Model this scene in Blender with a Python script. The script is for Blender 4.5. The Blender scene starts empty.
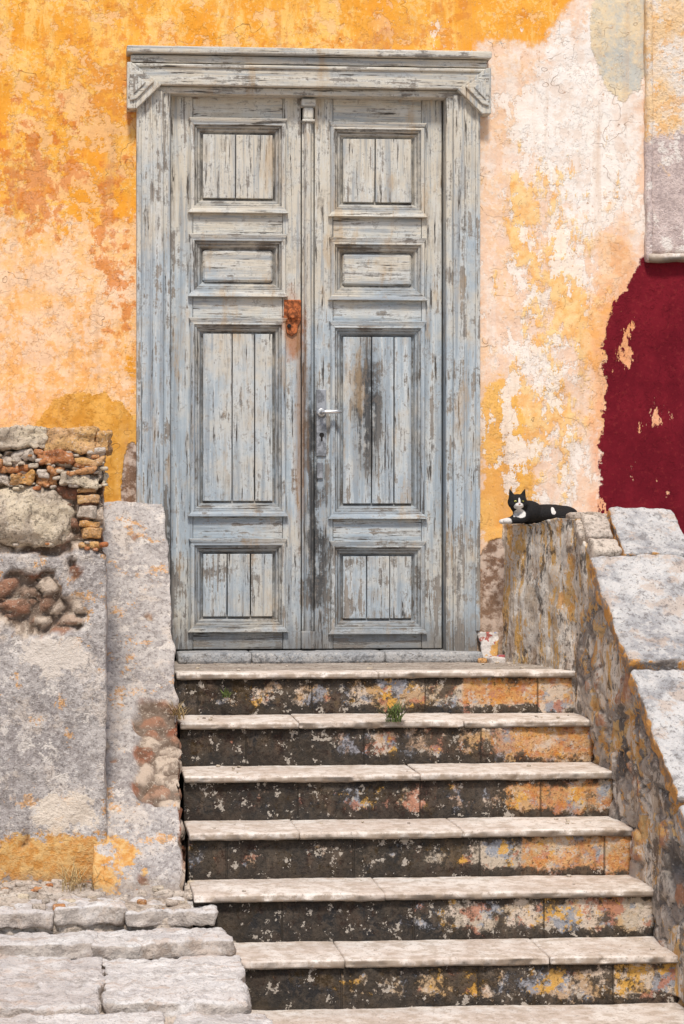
import bpy, bmesh, math, random
from mathutils import Vector, Matrix, noise
random.seed(7)
sc = bpy.context.scene
COL = sc.collection

# ------------------------------------------------------------------ shader helper
class V:
    def __init__(s, b, o): s.b = b; s.o = o
    def __add__(s, k): return s.b.math('ADD', s, k)
    __radd__ = __add__
    def __sub__(s, k): return s.b.math('SUBTRACT', s, k)
    def __rsub__(s, k): return s.b.math('SUBTRACT', k, s)
    def __mul__(s, k): return s.b.math('MULTIPLY', s, k)
    __rmul__ = __mul__
    def __truediv__(s, k): return s.b.math('DIVIDE', s, k)

class Mat:
    def __init__(s, name, rough=.88, spec=.25):
        s.m = bpy.data.materials.new(name); s.m.use_nodes = True
        s.nt = s.m.node_tree; s.n = s.nt.nodes
        s.bsdf = s.n['Principled BSDF']
        s.bsdf.inputs['Roughness'].default_value = rough
        s.bsdf.inputs['Specular IOR Level'].default_value = spec
        g = s.n.new('ShaderNodeNewGeometry'); s.P = V(s, g.outputs['Position']); s.N = V(s, g.outputs['Normal'])
        sp = s.n.new('ShaderNodeSeparateXYZ'); s.nt.links.new(s.P.o, sp.inputs[0])
        s.x, s.y, s.z = [V(s, sp.outputs[i]) for i in range(3)]
        s.nrm = None
    def put(s, sock, v):
        if isinstance(v, V): s.nt.links.new(v.o, sock)
        elif isinstance(v, tuple): sock.default_value = (v + (1,)) if (len(v) == 3 and sock.type == 'RGBA') else v
        else: sock.default_value = v
    def math(s, op, a, b=None, clamp=False):
        n = s.n.new('ShaderNodeMath'); n.operation = op; n.use_clamp = clamp
        s.put(n.inputs[0], a)
        if b is not None: s.put(n.inputs[1], b)
        return V(s, n.outputs[0])
    def mx(s, a, b): return s.math('MAXIMUM', a, b)
    def mn(s, a, b): return s.math('MINIMUM', a, b)
    def map(s, sx=1, sy=1, sz=1, off=(0, 0, 0), vec=None):
        n = s.n.new('ShaderNodeMapping'); s.put(n.inputs['Vector'], vec or s.P)
        n.inputs['Scale'].default_value = (sx, sy, sz); n.inputs['Location'].default_value = off
        return V(s, n.outputs[0])
    def noise(s, scale, detail=5, rough=.6, st=(1, 1, 1), off=0.0, dist=0.0, vec=None):
        v = s.map(*st, off=(off, off * .7, off * 1.3), vec=vec)
        n = s.n.new('ShaderNodeTexNoise'); s.put(n.inputs['Vector'], v)
        detail = min(detail, max(2.0, round(math.log2(420 / (scale * max(1, max(st) * .5))))))
        n.inputs['Scale'].default_value = scale; n.inputs['Detail'].default_value = detail
        n.inputs['Roughness'].default_value = rough; n.inputs['Distortion'].default_value = dist
        return V(s, n.outputs['Fac'])
    def warp(s, scale, amt):
        n = s.n.new('ShaderNodeTexNoise'); s.put(n.inputs['Vector'], s.P)
        n.inputs['Scale'].default_value = scale; n.inputs['Detail'].default_value = 3
        a = s.n.new('ShaderNodeVectorMath'); a.operation = 'MULTIPLY_ADD'
        s.nt.links.new(n.outputs['Color'], a.inputs[0]); a.inputs[1].default_value = (amt,) * 3
        s.nt.links.new(s.P.o, a.inputs[2])
        return V(s, a.outputs[0])
    def ss(s, v, lo, hi):
        n = s.n.new('ShaderNodeMapRange'); n.interpolation_type = 'SMOOTHSTEP'
        s.put(n.inputs['Value'], v)
        if lo > hi:
            n.inputs['From Min'].default_value = hi; n.inputs['From Max'].default_value = lo
            n.inputs['To Min'].default_value = 1; n.inputs['To Max'].default_value = 0
        else:
            n.inputs['From Min'].default_value = lo; n.inputs['From Max'].default_value = hi
        return V(s, n.outputs['Result'])
    def mix(s, f, a, b):
        n = s.n.new('ShaderNodeMix'); n.data_type = 'RGBA'; n.clamp_factor = True
        s.put(n.inputs[0], f); s.put(n.inputs[6], a); s.put(n.inputs[7], b)
        return V(s, n.outputs[2])
    def blob(s, cx, cz, rx, rz, cy=None, ry=1):
        a = (s.x - cx) / rx; b = (s.z - cz) / rz
        q = a * a + b * b
        if cy is not None:
            c = (s.y - cy) / ry; q = q + c * c
        return 1.0 - s.math('SQRT', q)
    def attr(s, name):
        n = s.n.new('ShaderNodeAttribute'); n.attribute_name = name
        sp = s.n.new('ShaderNodeSeparateColor'); s.nt.links.new(n.outputs['Color'], sp.inputs[0])
        return [V(s, sp.outputs[i]) for i in range(3)]
    def rnd(s):
        n = s.n.new('ShaderNodeObjectInfo'); return V(s, n.outputs['Random'])
    def nz(s):
        up = s.n.new('ShaderNodeSeparateXYZ'); s.nt.links.new(s.N.o, up.inputs[0]); return V(s, up.outputs[2])
    def white(s, a, b, c=0.0):
        cb = s.n.new('ShaderNodeCombineXYZ'); s.put(cb.inputs[0], a); s.put(cb.inputs[1], b); s.put(cb.inputs[2], c)
        n = s.n.new('ShaderNodeTexWhiteNoise'); s.put(n.inputs['Vector'], V(s, cb.outputs[0]))
        return V(s, n.outputs['Value'])
    def bump(s, h, strength=.5, dist=.01):
        n = s.n.new('ShaderNodeBump'); n.inputs['Strength'].default_value = strength
        n.inputs['Distance'].default_value = dist; s.put(n.inputs['Height'], h)
        if s.nrm is not None: s.put(n.inputs['Normal'], s.nrm)
        s.nrm = V(s, n.outputs[0]); s.put(s.bsdf.inputs['Normal'], s.nrm)
    def color(s, c): s.put(s.bsdf.inputs['Base Color'], c); return s.m

# ------------------------------------------------------------------ materials
def mat_wall():
    m = Mat('wall_plaster', .93, .15)
    n1 = m.noise(2.2, 8, .68); n2 = m.noise(5, 8, .68, off=4.1); n3 = m.noise(14, 8, .68, off=9)
    n4 = m.noise(45, 6, .7, off=2); nv = m.noise(4, 8, .68, st=(2.2, 1, .6), off=6)
    w = (n2 - .5) * 1.0 + (n3 - .5) * .6 + (n4 - .5) * .25
    wl = (n1 - .5) * 1.3 + w * .8
    c = m.mix(m.ss(n1 * .6 + n2 * .4, .40, .60), (.78, .325, .035), (.83, .42, .07))
    c = m.mix(m.ss(nv, .50, .60) * .9, c, (.86, .52, .15))
    c = m.mix(m.ss(n3 * .5 + n1 * .5, .515, .555) * .6, c, (.64, .215, .035))
    c = m.mix(m.ss(n2 * .5 + n4 * .5, .53, .58) * .5, c, (.87, .59, .24))
    chips = m.ss(m.noise(7, 10, .72, off=12) + m.blob(-.1, 3.3, 1.3, 1.2) * .05, .55, .57)
    c = m.mix(chips * .75, c, (.84, .51, .24))
    pe = m.ss(m.mx(m.blob(-.15, 2.66, .60, .72), m.blob(.2, 3.0, .35, .45)) + wl * 1.3, .08, .20)
    pc = m.mix(m.ss(n2, .42, .58), (.84, .51, .23), (.85, .60, .40))
    pc = m.mix(m.ss(n3 * .6 + nv * .4, .495, .54) * .7, pc, (.82, .40, .11))
    pc = m.mix(m.ss(n4, .54, .64) * .5, pc, (.88, .70, .52))
    c = m.mix(pe * .9, c, pc)
    rs = m.ss(m.mx(m.blob(.24, 3.25, .15, .6), m.blob(-.12, 3.55, .34, .35)) * .35 + (n3 - .5) * 1.6 + (nv - .5) * 1.4, .14, .26)
    c = m.mix(rs * .6, c, (.60, .17, .035))
    # cream / pink field right of the door
    lead = m.mn((m.x - 2.02) * 1.6, (4.18 - m.z) * 1.2 + .35 * m.ss(m.x, 2.3, 2.6))
    cf = m.ss(lead + wl * .30 + .10, .02, .10) * m.ss(m.x, 1.9, 1.92)
    cc = m.mix(m.ss(nv, .44, .58), (.80, .565, .41), (.80, .67, .57))
    cc = m.mix(m.ss(n2, .49, .58) * .55, cc, (.80, .51, .28))
    cc = m.mix(m.ss(n4 * .5 + n3 * .5, .50, .57) * .45, cc, (.82, .73, .65))
    cc = m.mix(m.ss(n3, .47, .40) * .4, cc, (.72, .50, .38))
    cc = m.mix(m.ss(m.blob(2.58, 3.8, .34, .6) + w * 1.4, .05, .3) * .9, cc, m.mix(m.ss(n3, .42, .56), (.78, .68, .60), (.84, .79, .74)))
    c = m.mix(cf, c, cc)
    yb = m.mx(m.mx(m.blob(2.40, 3.1, .32, .5), m.blob(2.25, 2.25, .32, .42)), m.blob(2.60, 2.75, .25, .5))
    yr = m.ss(yb * .45 + (nv - .5) * 2.2 + w * 1.0, .10, .26)
    c = m.mix(yr * .8, c, m.mix(m.ss(n3, .4, .6), (.82, .40, .08), (.85, .56, .21)))
    yo = m.ss(m.mx(m.blob(2.18, 1.95, .18, .34), m.blob(2.15, 2.3, .12, .3)) + w * 1.3, .1, .25)
    c = m.mix(yo * .85, c, m.mix(m.ss(n2, .4, .6), (.74, .33, .035), (.82, .45, .10)))
    wf = m.ss(m.noise(5, 8, .74, st=(1.3, 1, .8), off=71) + m.ss(m.x, 1.9, 2.3) * .05, .57, .585)
    c = m.mix(wf * .75 * m.ss(m.x, 1.4, 2.0), c, (.85, .78, .71))
    bx = m.ss(m.blob(2.74, 2.7, .2, .75) + w * 1.1, .1, .3)
    c = m.mix(bx * .65, c, m.mix(m.ss(n3, .42, .58), (.78, .36, .12), (.84, .52, .27)))
    gp = m.ss(m.blob(2.77, 4.3, .17, .36) + w * .5, .0, .06)
    c = m.mix(gp, c, m.mix(m.ss(n2 + n4 * .5, .6, .9), (.50, .50, .46), (.74, .60, .40)))
    op = m.ss(m.mx(m.blob(.10, 2.12, .30, .36), m.blob(.3, 2.0, .2, .32)) + w * .35, .0, .02)
    c = m.mix(op, c, m.mix(m.ss(n3, .4, .6), (.62, .29, .045), (.75, .40, .09)))
    bm = m.ss(m.mx(m.blob(.33, 1.95, .06, .28), m.blob(2.13, 1.45, .12, .33)) + w * .6, .05, .12)
    c = m.mix(bm, c, m.mix(m.ss(n3, .42, .58), (.20, .12, .08), (.58, .46, .38)))
    # red painted dado
    rx = m.x - 2.66 - m.ss(m.z, 2.75, 3.25) * .20 + w * .16 + m.ss(m.z, 2.5, 1.9) * .03
    red = m.ss(rx, 0.0, .010) * m.ss(m.z + w * .08 + m.ss(m.x, 2.9, 2.7) * .05, 3.16, 3.145)
    rc = m.mix(m.ss(n2 * .6 + nv * .4, .40, .60), (.125, .0055, .013), (.175, .009, .018))
    rc = m.mix(m.ss(n4, .57, .66) * .35, rc, (.25, .03, .03))
    holes = m.ss(m.noise(4.5, 10, .70, st=(1.5, 1, .7), off=31) + m.ss(m.x, 2.86, 2.66) * .09, .638, .646)
    red2 = red * (1.0 - holes)
    rim = m.ss(rx, -.06, -.01) * (1.0 - red) * m.ss(m.z, 3.2, 3.1)
    c = m.mix(m.mx(rim * m.ss(n3, .42, .56) * .6, holes * red * .8), c, (.76, .32, .14))
    pits = m.ss(m.noise(38, 5, .78, off=23), .64, .68)
    c = m.mix(m.ss(m.noise(60, 4, .8, off=3), .62, .70) * .4, c, (.90, .78, .64))
    c = m.mix(pits * .5, c, (.44, .20, .08))
    dr = m.noise(3, 6, .62, st=(5, 1, .35), off=50)
    c = m.mix(m.ss(dr, .52, .70) * .35, c, (.54, .31, .15))
    # grime patches
    gr = m.ss(m.noise(1.7, 8, .74, off=64), .54, .66); c = m.mix(gr * .28, c, (.50, .27, .13))
    wv = m.warp(6, .06)
    hc = m.ss(m.math('ABSOLUTE', m.noise(1.6, 4, .6, off=91, vec=wv) - .5), .0018, .0004) * m.ss(n2, .50, .58)
    c = m.mix(hc * .4, c, (.36, .19, .09))
    c = m.mix(red2, c, rc)
    c = m.mix(m.ss(m.z + w * .3, 1.6, 1.1) * .5, c, (.30, .22, .15))
    m.bump(n3 * .4 + n4 * .14 + n2, .55, .02)
    m.bump(op * .6 + red2 * .5 + gp * .5 - pe * .3 - cf * .5 + yr * .4 - bm * 1.5 - chips * .4 + wf * -.4 - hc, .8, .005)
    return m.color(c)

def mat_paint(name, axis='z', cream=0.0, wear=0.0, dark=0.0):
    m = Mat(name, .74, .25)
    st = (26, 26, 1.1) if axis == 'z' else (1.1, 26, 26)
    st2 = (60, 60, 3.5) if axis == 'z' else (3.5, 60, 60)
    g1 = m.noise(1.0, 6, .68, st=st); g2 = m.noise(1.0, 5, .72, st=st2, off=5)
    l1 = m.noise(3.0, 7, .65, off=3); l2 = m.noise(9, 8, .72, off=7); l3 = m.noise(40, 6, .75, off=1)
    up = m.ss(m.z, 2.3, 4.0)
    c = m.mix(m.ss(l1 + up * .22 + cream, .46, .70), (.37, .43, .475), (.58, .53, .44))
    c = m.mix(m.ss(l2, .45, .62) * .5, c, (.57, .59, .58))
    c = m.mix(m.ss(g1, .5, .62) * .6, c, (.65, .66, .64))
    c = m.mix(m.ss(g1, .51, .37) * .7, c, (.25, .285, .32))
    c = m.mix(m.ss(l2 * .5 + g2 * .5, .475, .39) * .55, c, (.35, .305, .25))
    low = m.ss(m.z, 2.4, 1.25)
    stain = m.mx(m.ss(m.blob(1.49, 2.40, .11, .48), 0, .7), m.mx(m.ss(m.blob(1.235, 1.75, .09, .85), 0, .7), m.ss(m.blob(1.21, 2.25, .07, .5), 0, .8)))
    stain = m.mx(stain, m.ss(m.blob(.50, 1.55, .05, .8), 0, .8) * .7)
    wr = g1 * .42 + l2 * .33 + g2 * .25 + low * .035 + stain * .07 + (wear - .008)
    wm = m.ss(wr, .545, .572)
    wood = m.mix(m.ss(g2, .38, .62), (.075, .065, .055), (.27, .23, .19))
    c = m.mix(wm * .88, c, wood)
    c = m.mix(stain * m.ss(g1 + l2, .84, 1.04) * .88, c, (.045, .05, .055))
    # grey bare areas and run-off streaks
    gs = m.ss(g1 * .6 + l1 * .4, .54, .62); c = m.mix(gs * .35, c, (.22, .215, .21))
    c = m.mix(m.ss(g2 + l3 * .5, .69, .60) * .42, c, (.14, .125, .11))
    ck = m.ss(g2, .375, .34); c = m.mix(ck * .88, c, (.055, .047, .04))
    pk = m.ss(l3 * .6 + l2 * .4, .56, .585); c = m.mix(pk * .42, c, (.19, .16, .135))
    ru = m.ss(m.blob(1.12, 2.80, .09, .28) + (l2 - .5) * 1.2, .25, .7)
    c = m.mix(ru * .8, c, (.38, .15, .05))
    ru2 = m.ss(m.blob(1.16, 2.3, .05, .9) + (g1 - .5) * 1.5 + (l2 - .5), .2, .8)
    c = m.mix(ru2 * .65, c, (.25, .14, .07))
    ru3 = m.ss(m.noise(5, 6, .7, st=(2, 1, .5), off=17), .55, .68); c = m.mix(ru3 * .5, c, (.44, .30, .16))
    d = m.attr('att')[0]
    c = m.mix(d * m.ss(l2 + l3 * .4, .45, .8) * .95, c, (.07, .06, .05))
    c = m.mix(m.ss(m.z + (l2 - .5) * .3, 1.40, 1.2) * .7, c, (.15, .135, .12))
    m.bump(g1 * .5 + g2 * .7 + l3 * .25 - ck * .5, .9, .006)
    m.bump(wm * -1.0, .7, .003)
    return m.color(c)

def mat_marble(name='step_marble', dirt=0.0):
    m = Mat(name, .85, .2)
    n1 = m.noise(4, 8, .65); n2 = m.noise(18, 8, .72, off=3); n3 = m.noise(70, 5, .75, off=5)
    c = m.mix(m.ss(n1, .4, .62), (.57, .48, .41), (.72, .655, .59))
    c = m.mix(m.ss(n2 + dirt, .48, .60) * .65, c, (.42, .335, .26))
    c = m.mix(m.ss(n2, .46, .36) * .5, c, (.76, .72, .67))
    c = m.mix(m.ss(n3, .57, .66) * .6, c, (.22, .17, .125))
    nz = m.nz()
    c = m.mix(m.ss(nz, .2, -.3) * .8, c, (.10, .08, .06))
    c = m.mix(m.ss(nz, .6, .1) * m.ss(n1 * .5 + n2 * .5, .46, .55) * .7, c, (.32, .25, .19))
    m.bump(n2 + n3 * .4, .6, .006)
    return m.color(c)

def mat_riser():
    m = Mat('riser_stained_plaster', .9, .2)
    k = m.math('FLOOR', (m.z + .002) / .193)
    tq = m.x / .52 + k * .37
    t = m.math('FLOOR', tq); fr = m.math('FRACT', tq)
    r = m.white(t, k); r2 = m.white(t, k, 3.0)
    n1 = m.noise(4, 8, .7); n2 = m.noise(9, 9, .72, off=4); n3 = m.noise(45, 7, .78, off=8); n0 = m.noise(1.6, 3, .5, off=14)
    nb = m.noise(6, 6, .70, off=21); nw = m.noise(8, 8, .72, off=27); nv = m.noise(10, 6, .7, st=(1.5, 1, .4), off=31)
    c = m.mix(r, (.42, .28, .14), (.49, .34, .26))
    c = m.mix(m.ss(r2, .5, .7), c, (.48, .40, .31))
    c = m.mix(m.ss(n1, .48, .58) * .6, c, (.54, .31, .10))
    c = m.mix(m.ss(nw, .50, .55) * .8, c, (.60, .50, .41))
    c = m.mix(m.ss(nb, .505, .55) * .8, c, (.24, .27, .325))
    c = m.mix(m.ss(m.noise(7, 8, .72, off=60), .53, .565) * .8, c, (.42, .17, .10))
    c = m.mix(m.ss(m.noise(6, 8, .74, off=64), .56, .58) * .85, c, (.62, .34, .06))
    cl = m.ss(m.x, 1.86, 1.88) * m.ss(m.white(k, 2.0), .45, .55)
    cl = m.mx(cl, m.ss(m.x, 1.80, 1.82) * m.ss(m.z, 1.0, 1.01))
    c = m.mix(cl * m.ss(n2, .42, .54) * .8, c, m.mix(m.ss(n3, .4, .6), (.48, .175, .035), (.60, .32, .10)))
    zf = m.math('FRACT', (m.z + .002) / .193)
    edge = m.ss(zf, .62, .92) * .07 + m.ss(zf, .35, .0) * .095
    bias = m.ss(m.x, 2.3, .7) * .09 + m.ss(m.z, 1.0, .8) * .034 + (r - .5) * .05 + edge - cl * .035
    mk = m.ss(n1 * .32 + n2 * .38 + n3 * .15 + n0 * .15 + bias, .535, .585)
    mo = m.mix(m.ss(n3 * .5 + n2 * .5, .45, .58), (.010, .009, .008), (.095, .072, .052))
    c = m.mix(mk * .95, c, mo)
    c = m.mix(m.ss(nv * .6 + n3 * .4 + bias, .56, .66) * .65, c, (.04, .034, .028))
    c = m.mix(m.ss(m.noise(60, 4, .8, off=33), .57, .65) * .65, c, (.024, .02, .016))
    c = m.mix(m.ss(m.noise(20, 6, .78, off=35), .595, .62) * .7, c, (.52, .46, .39))
    jn = m.ss(m.mn(fr, 1.0 - fr), .008, .003); c = m.mix(jn * .6, c, (.05, .04, .03))
    m.bump(n2 + n3 * .6 - jn, .9, .012)
    return m.color(c)

def mat_rubble():
    m = Mat('rubble_masonry', .93, .15)
    cell, mort, ex = m.attr('att')
    n1 = m.noise(4, 8, .66); n2 = m.noise(13, 8, .70, off=3); n3 = m.noise(60, 6, .75, off=6)
    nv = m.noise(3.2, 8, .72, st=(3, 3, .5), off=11); nv2 = m.noise(4, 8, .74, st=(3, 3, .5), off=19)
    s = m.mix(m.ss(cell, .0, .4), (.17, .155, .15), (.35, .30, .26))
    s = m.mix(m.ss(cell, .45, .7), s, (.48, .42, .36))
    s = m.mix(m.ss(cell, .86, .88), s, (.40, .21, .13))
    s = m.mix(m.ss(n2, .48, .60) * .5, s, (.52, .48, .43))
    mo = m.mix(m.ss(n2, .4, .6), (.26, .21, .17), (.54, .46, .38))
    c = m.mix(mort * .9, s, mo)
    pl = m.mix(m.ss(nv, .44, .56), (.48, .39, .30), (.76, .70, .62))
    pl = m.mix(m.ss(nv2, .52, .56) * .85, pl, (.64, .36, .09))
    pl = m.mix(m.ss(nv * .6 + n2 * .4, .53, .57) * .8, pl, (.075, .062, .05))
    pl = m.mix(m.ss(n1, .54, .6) * .6, pl, (.36, .25, .18))
    pl = m.mix(m.ss(m.noise(9, 8, .74, off=71), .56, .58) * .7, pl, (.78, .73, .66))
    c = m.mix(1.0 - ex, c, pl)
    blk = m.ss(n1 * .6 + n2 * .4 + m.ss(m.y, -1.0, -1.7) * .03, .53, .58)
    c = m.mix(blk * .65, c, (.05, .042, .037))
    c = m.mix(m.ss(m.noise(4, 8, .74, off=44) + m.ss(m.y, -1.1, -2.0) * .025, .56, .58) * .85, c, m.mix(m.ss(n2, .4, .6), (.62, .30, .07), (.64, .42, .18)))
    c = m.mix(m.ss(m.noise(6, 8, .74, off=47), .565, .585) * .75, c, (.64, .58, .51))
    c = m.mix(m.ss(n3, .60, .67) * .4, c, (.70, .65, .57))
    c = m.mix(m.ss(n3, .42, .35) * .5, c, (.07, .055, .045))
    c = m.mix(m.ss(m.nz(), .5, .9) * .6, c, m.mix(m.ss(n2, .4, .6), (.32, .24, .18), (.56, .48, .39)))
    m.bump(n2 + n3 * .4, .8, .012)
    return m.color(c)

def mat_slab(name='parapet_slab'):
    m = Mat(name, .9, .2)
    n1 = m.noise(4, 8, .68); n2 = m.noise(14, 9, .75, off=3); n3 = m.noise(55, 7, .78, off=6)
    nz = m.nz()
    c = m.mix(m.ss(n1, .42, .6), (.33, .325, .33), (.55, .535, .52))
    c = m.mix(m.ss(n2, .49, .58) * .6, c, (.63, .605, .575))
    c = m.mix(m.ss(m.noise(6, 8, .72, off=12), .54, .60) * .6, c, (.48, .37, .29))
    c = m.mix(m.ss(n3, .56, .64) * .7, c, (.14, .125, .115))
    c = m.mix(m.ss(n2, .45, .36) * .7, c, (.18, .165, .16))
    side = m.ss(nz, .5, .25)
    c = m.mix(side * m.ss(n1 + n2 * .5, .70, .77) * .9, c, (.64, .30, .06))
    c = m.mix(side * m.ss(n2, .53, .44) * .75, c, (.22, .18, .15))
    m.bump(n2 + n3 * .7 + n1 * 1.5, .9, .016)
    return m.color(c)

def mat_cement(name='old_cement'):
    m = Mat(name, .95, .12)
    cell, mort, ex = m.attr('att')
    n1 = m.noise(3, 8, .68); n2 = m.noise(10, 9, .74, off=3); n3 = m.noise(60, 7, .82, off=6); n5 = m.noise(5.5, 8, .75, off=16)
    n6 = m.noise(28, 6, .75, off=9)
    c = m.mix(m.ss(n1, .4, .6), (.34, .305, .29), (.48, .44, .415))
    c = m.mix(m.ss(n2, .47, .60) * .55, c, (.27, .245, .235))
    c = m.mix(m.ss(n5, .54, .59) * .7, c, (.60, .52, .45))
    c = m.mix(m.ss(m.noise(7, 8, .76, off=26), .58, .605) * .85, c, (.60, .32, .12))
    c = m.mix(m.ss(m.noise(7, 8, .76, off=29), .565, .59) * .85, c, (.68, .62, .56))
    c = m.mix(m.ss(n6, .52, .60) * .45, c, (.60, .555, .52))
    c = m.mix(m.ss(n6, .46, .38) * .5, c, (.20, .175, .16))
    c = m.mix(m.ss(n3, .55, .64) * .55, c, (.66, .62, .58))
    c = m.mix(m.ss(n3, .45, .36) * .65, c, (.14, .12, .11))
    yb = m.ss(m.blob(-.02, .47, .42, .16) + (n2 - .5) * 2.2, .25, .4)
    c = m.mix(yb * .9, c, m.mix(m.ss(n6, .4, .6), (.58, .26, .05), (.66, .40, .14)))
    wb = m.ss(m.blob(.0, .66, .30, .16) + (n2 - .5) * 2.0, .5, .6); c = m.mix(wb * .8, c, (.70, .60, .49))
    wc = m.ss(m.blob(-.05, 1.30, .20, .14) + (n2 - .5) * 2.0, .3, .45); c = m.mix(wc * .8, c, (.68, .60, .52))
    s = m.mix(cell, (.24, .09, .05), (.52, .36, .25))
    s = m.mix(m.ss(cell, .5, .6) * .8, s, (.56, .47, .38))
    s = m.mix(mort, s, (.20, .15, .115))
    s = m.mix(m.ss(n2, .48, .58) * .6, s, (.10, .065, .045))
    s = m.mix(m.ss(n3, .56, .64) * .5, s, (.62, .53, .43))
    c = m.mix(ex, c, s)
    c = m.mix(m.ss(m.z + (n2 - .5) * .3, .46, .34) * .6, c, (.22, .165, .12))
    m.bump(n2 + n6 * .5 + n3 * .7, .9, .015)
    return m.color(c)

def mat_stone(name, a, b, e, dark=.0):
    m = Mat(name, .92, .15)
    r = m.rnd()
    n1 = m.noise(6, 8, .68); n2 = m.noise(20, 8, .75, off=3); n3 = m.noise(70, 6, .78, off=6)
    c = m.mix(r, a, b)
    c = m.mix(m.ss(n1, .44, .58) * .8, c, e)
    c = m.mix(m.ss(n2, .52, .62) * .65, c, tuple(v * .42 for v in a))
    c = m.mix(m.ss(n1 * .5 + n2 * .5, .46, .40) * .5, c, tuple(v * .6 for v in b))
    c = m.mix(m.ss(n3, .56, .66) * .5, c, (.66, .60, .52))
    c = m.mix(m.ss(n3, .45, .36) * (.65 + dark), c, (.10, .08, .06))
    m.bump(n2 + n3 * .7, .9, .012)
    return m.color(c)

def mat_pave():
    m = Mat('paving_stone', .88, .2)
    r = m.rnd()
    n1 = m.noise(3, 8, .70, dist=.4); n2 = m.noise(12, 8, .75, off=3); n3 = m.noise(70, 6, .78, off=6)
    n4 = m.noise(5, 7, .7, st=(1, 2.4, 1), off=9)
    c = m.mix(r, (.54, .49, .46), (.66, .62, .59))
    c = m.mix(m.ss(n1, .45, .60) * .8, c, (.71, .68, .65))
    c = m.mix(m.ss(n4, .54, .62) * .6, c, (.50, .38, .30))
    c = m.mix(m.ss(n4, .47, .40) * .5, c, (.40, .37, .36))
    c = m.mix(m.ss(n2, .54, .62) * .5, c, (.32, .28, .25))
    c = m.mix(m.ss(n3, .57, .66) * .5, c, (.18, .16, .14))
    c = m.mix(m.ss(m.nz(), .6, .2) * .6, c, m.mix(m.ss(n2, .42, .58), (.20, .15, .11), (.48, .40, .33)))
    m.bump(n1 * 1.5 + n4 * 1.2 + n2 + n3 * .5, .9, .018)
    return m.color(c)

M_WALL = mat_wall()
M_DZ = mat_paint('door_paint_vertical', 'z', .02, -.004)
M_DX = mat_paint('door_paint_horizontal', 'x', .03, .0)
M_FZ = mat_paint('frame_paint_vertical', 'z', -.02, .018)
M_FX = mat_paint('frame_paint_horizontal', 'x', .05, .016)
M_TREAD = mat_marble()
M_SILL = mat_stone('threshold_stone', (.30, .31, .33), (.36, .37, .38), (.42, .41, .40))
M_RISER = mat_riser()
M_RUB = mat_rubble()
M_SLAB = mat_slab()
M_CEM = mat_cement()
M_LAND = mat_stone('landing_cement', (.36, .30, .25), (.36, .30, .25), (.47, .41, .35))
M_PAVE = mat_pave()
M_PAVE2 = mat_stone('paving_rubble', (.42, .34, .27), (.54, .46, .39), (.58, .50, .42))
M_BRICK = mat_stone('old_brick', (.42, .15, .06), (.54, .28, .12), (.50, .27, .12))
M_BRICK2 = mat_stone('ochre_brick', (.54, .27, .08), (.60, .37, .16), (.54, .33, .18))
M_BOULDER = mat_stone('field_stone', (.46, .37, .28), (.50, .42, .33), (.62, .52, .38), .1)

def simple(name, col, rough=.6, metal=0.0, var=.3, sc_=30):
    m = Mat(name, rough, .4); m.bsdf.inputs['Metallic'].default_value = metal
    n = m.noise(sc_, 6, .7)
    c = m.mix(m.ss(n, .4, .6), tuple(v * (1 - var) for v in col), tuple(min(1, v * (1 + var)) for v in col))
    m.bump(n, .4, .002)
    return m.color(c)
M_RUST = simple('rusty_iron', (.32, .095, .03), .9, .0, .5, 60)
M_STEEL = simple('worn_steel', (.62, .62, .62), .35, .8, .15)
M_IRON = simple('grey_iron_plate', (.25, .26, .28), .6, .3, .35)
M_DARK = simple('dark_interior', (.012, .010, .009), .9)  # near-black; paints shade into gaps and hollows, also colours small dark parts
M_GRASS = simple('weed_leaf', (.10, .14, .035), .7)
M_DRY = simple('dry_grass', (.42, .30, .14), .8)
def mat_splash():
    m = Mat('painted_fragment', .85, .2)
    a = m.noise(10, 4, .6, off=1); b = m.noise(11, 4, .6, off=8); d = m.noise(12, 4, .6, off=15); f = m.noise(50, 5, .75)
    c = m.mix(m.ss(f, .4, .6), (.50, .45, .41), (.66, .62, .58))
    c = m.mix(m.ss(a, .55, .58) * .85, c, (.09, .13, .30)); c = m.mix(m.ss(b, .56, .59) * .9, c, (.36, .07, .05)); c = m.mix(m.ss(d, .56, .59) * .9, c, (.60, .32, .07))
    c = m.mix(m.ss(f, .56, .66) * .5, c, (.2, .16, .13)); m.bump(f, .6, .006)
    return m.color(c)
M_SPL = mat_splash()

# ------------------------------------------------------------------ geometry helpers
def empty(name, loc=(0, 0, 0)):
    e = bpy.data.objects.new(name, None); e.location = loc; e.empty_display_size = .2
    COL.objects.link(e); return e

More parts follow.
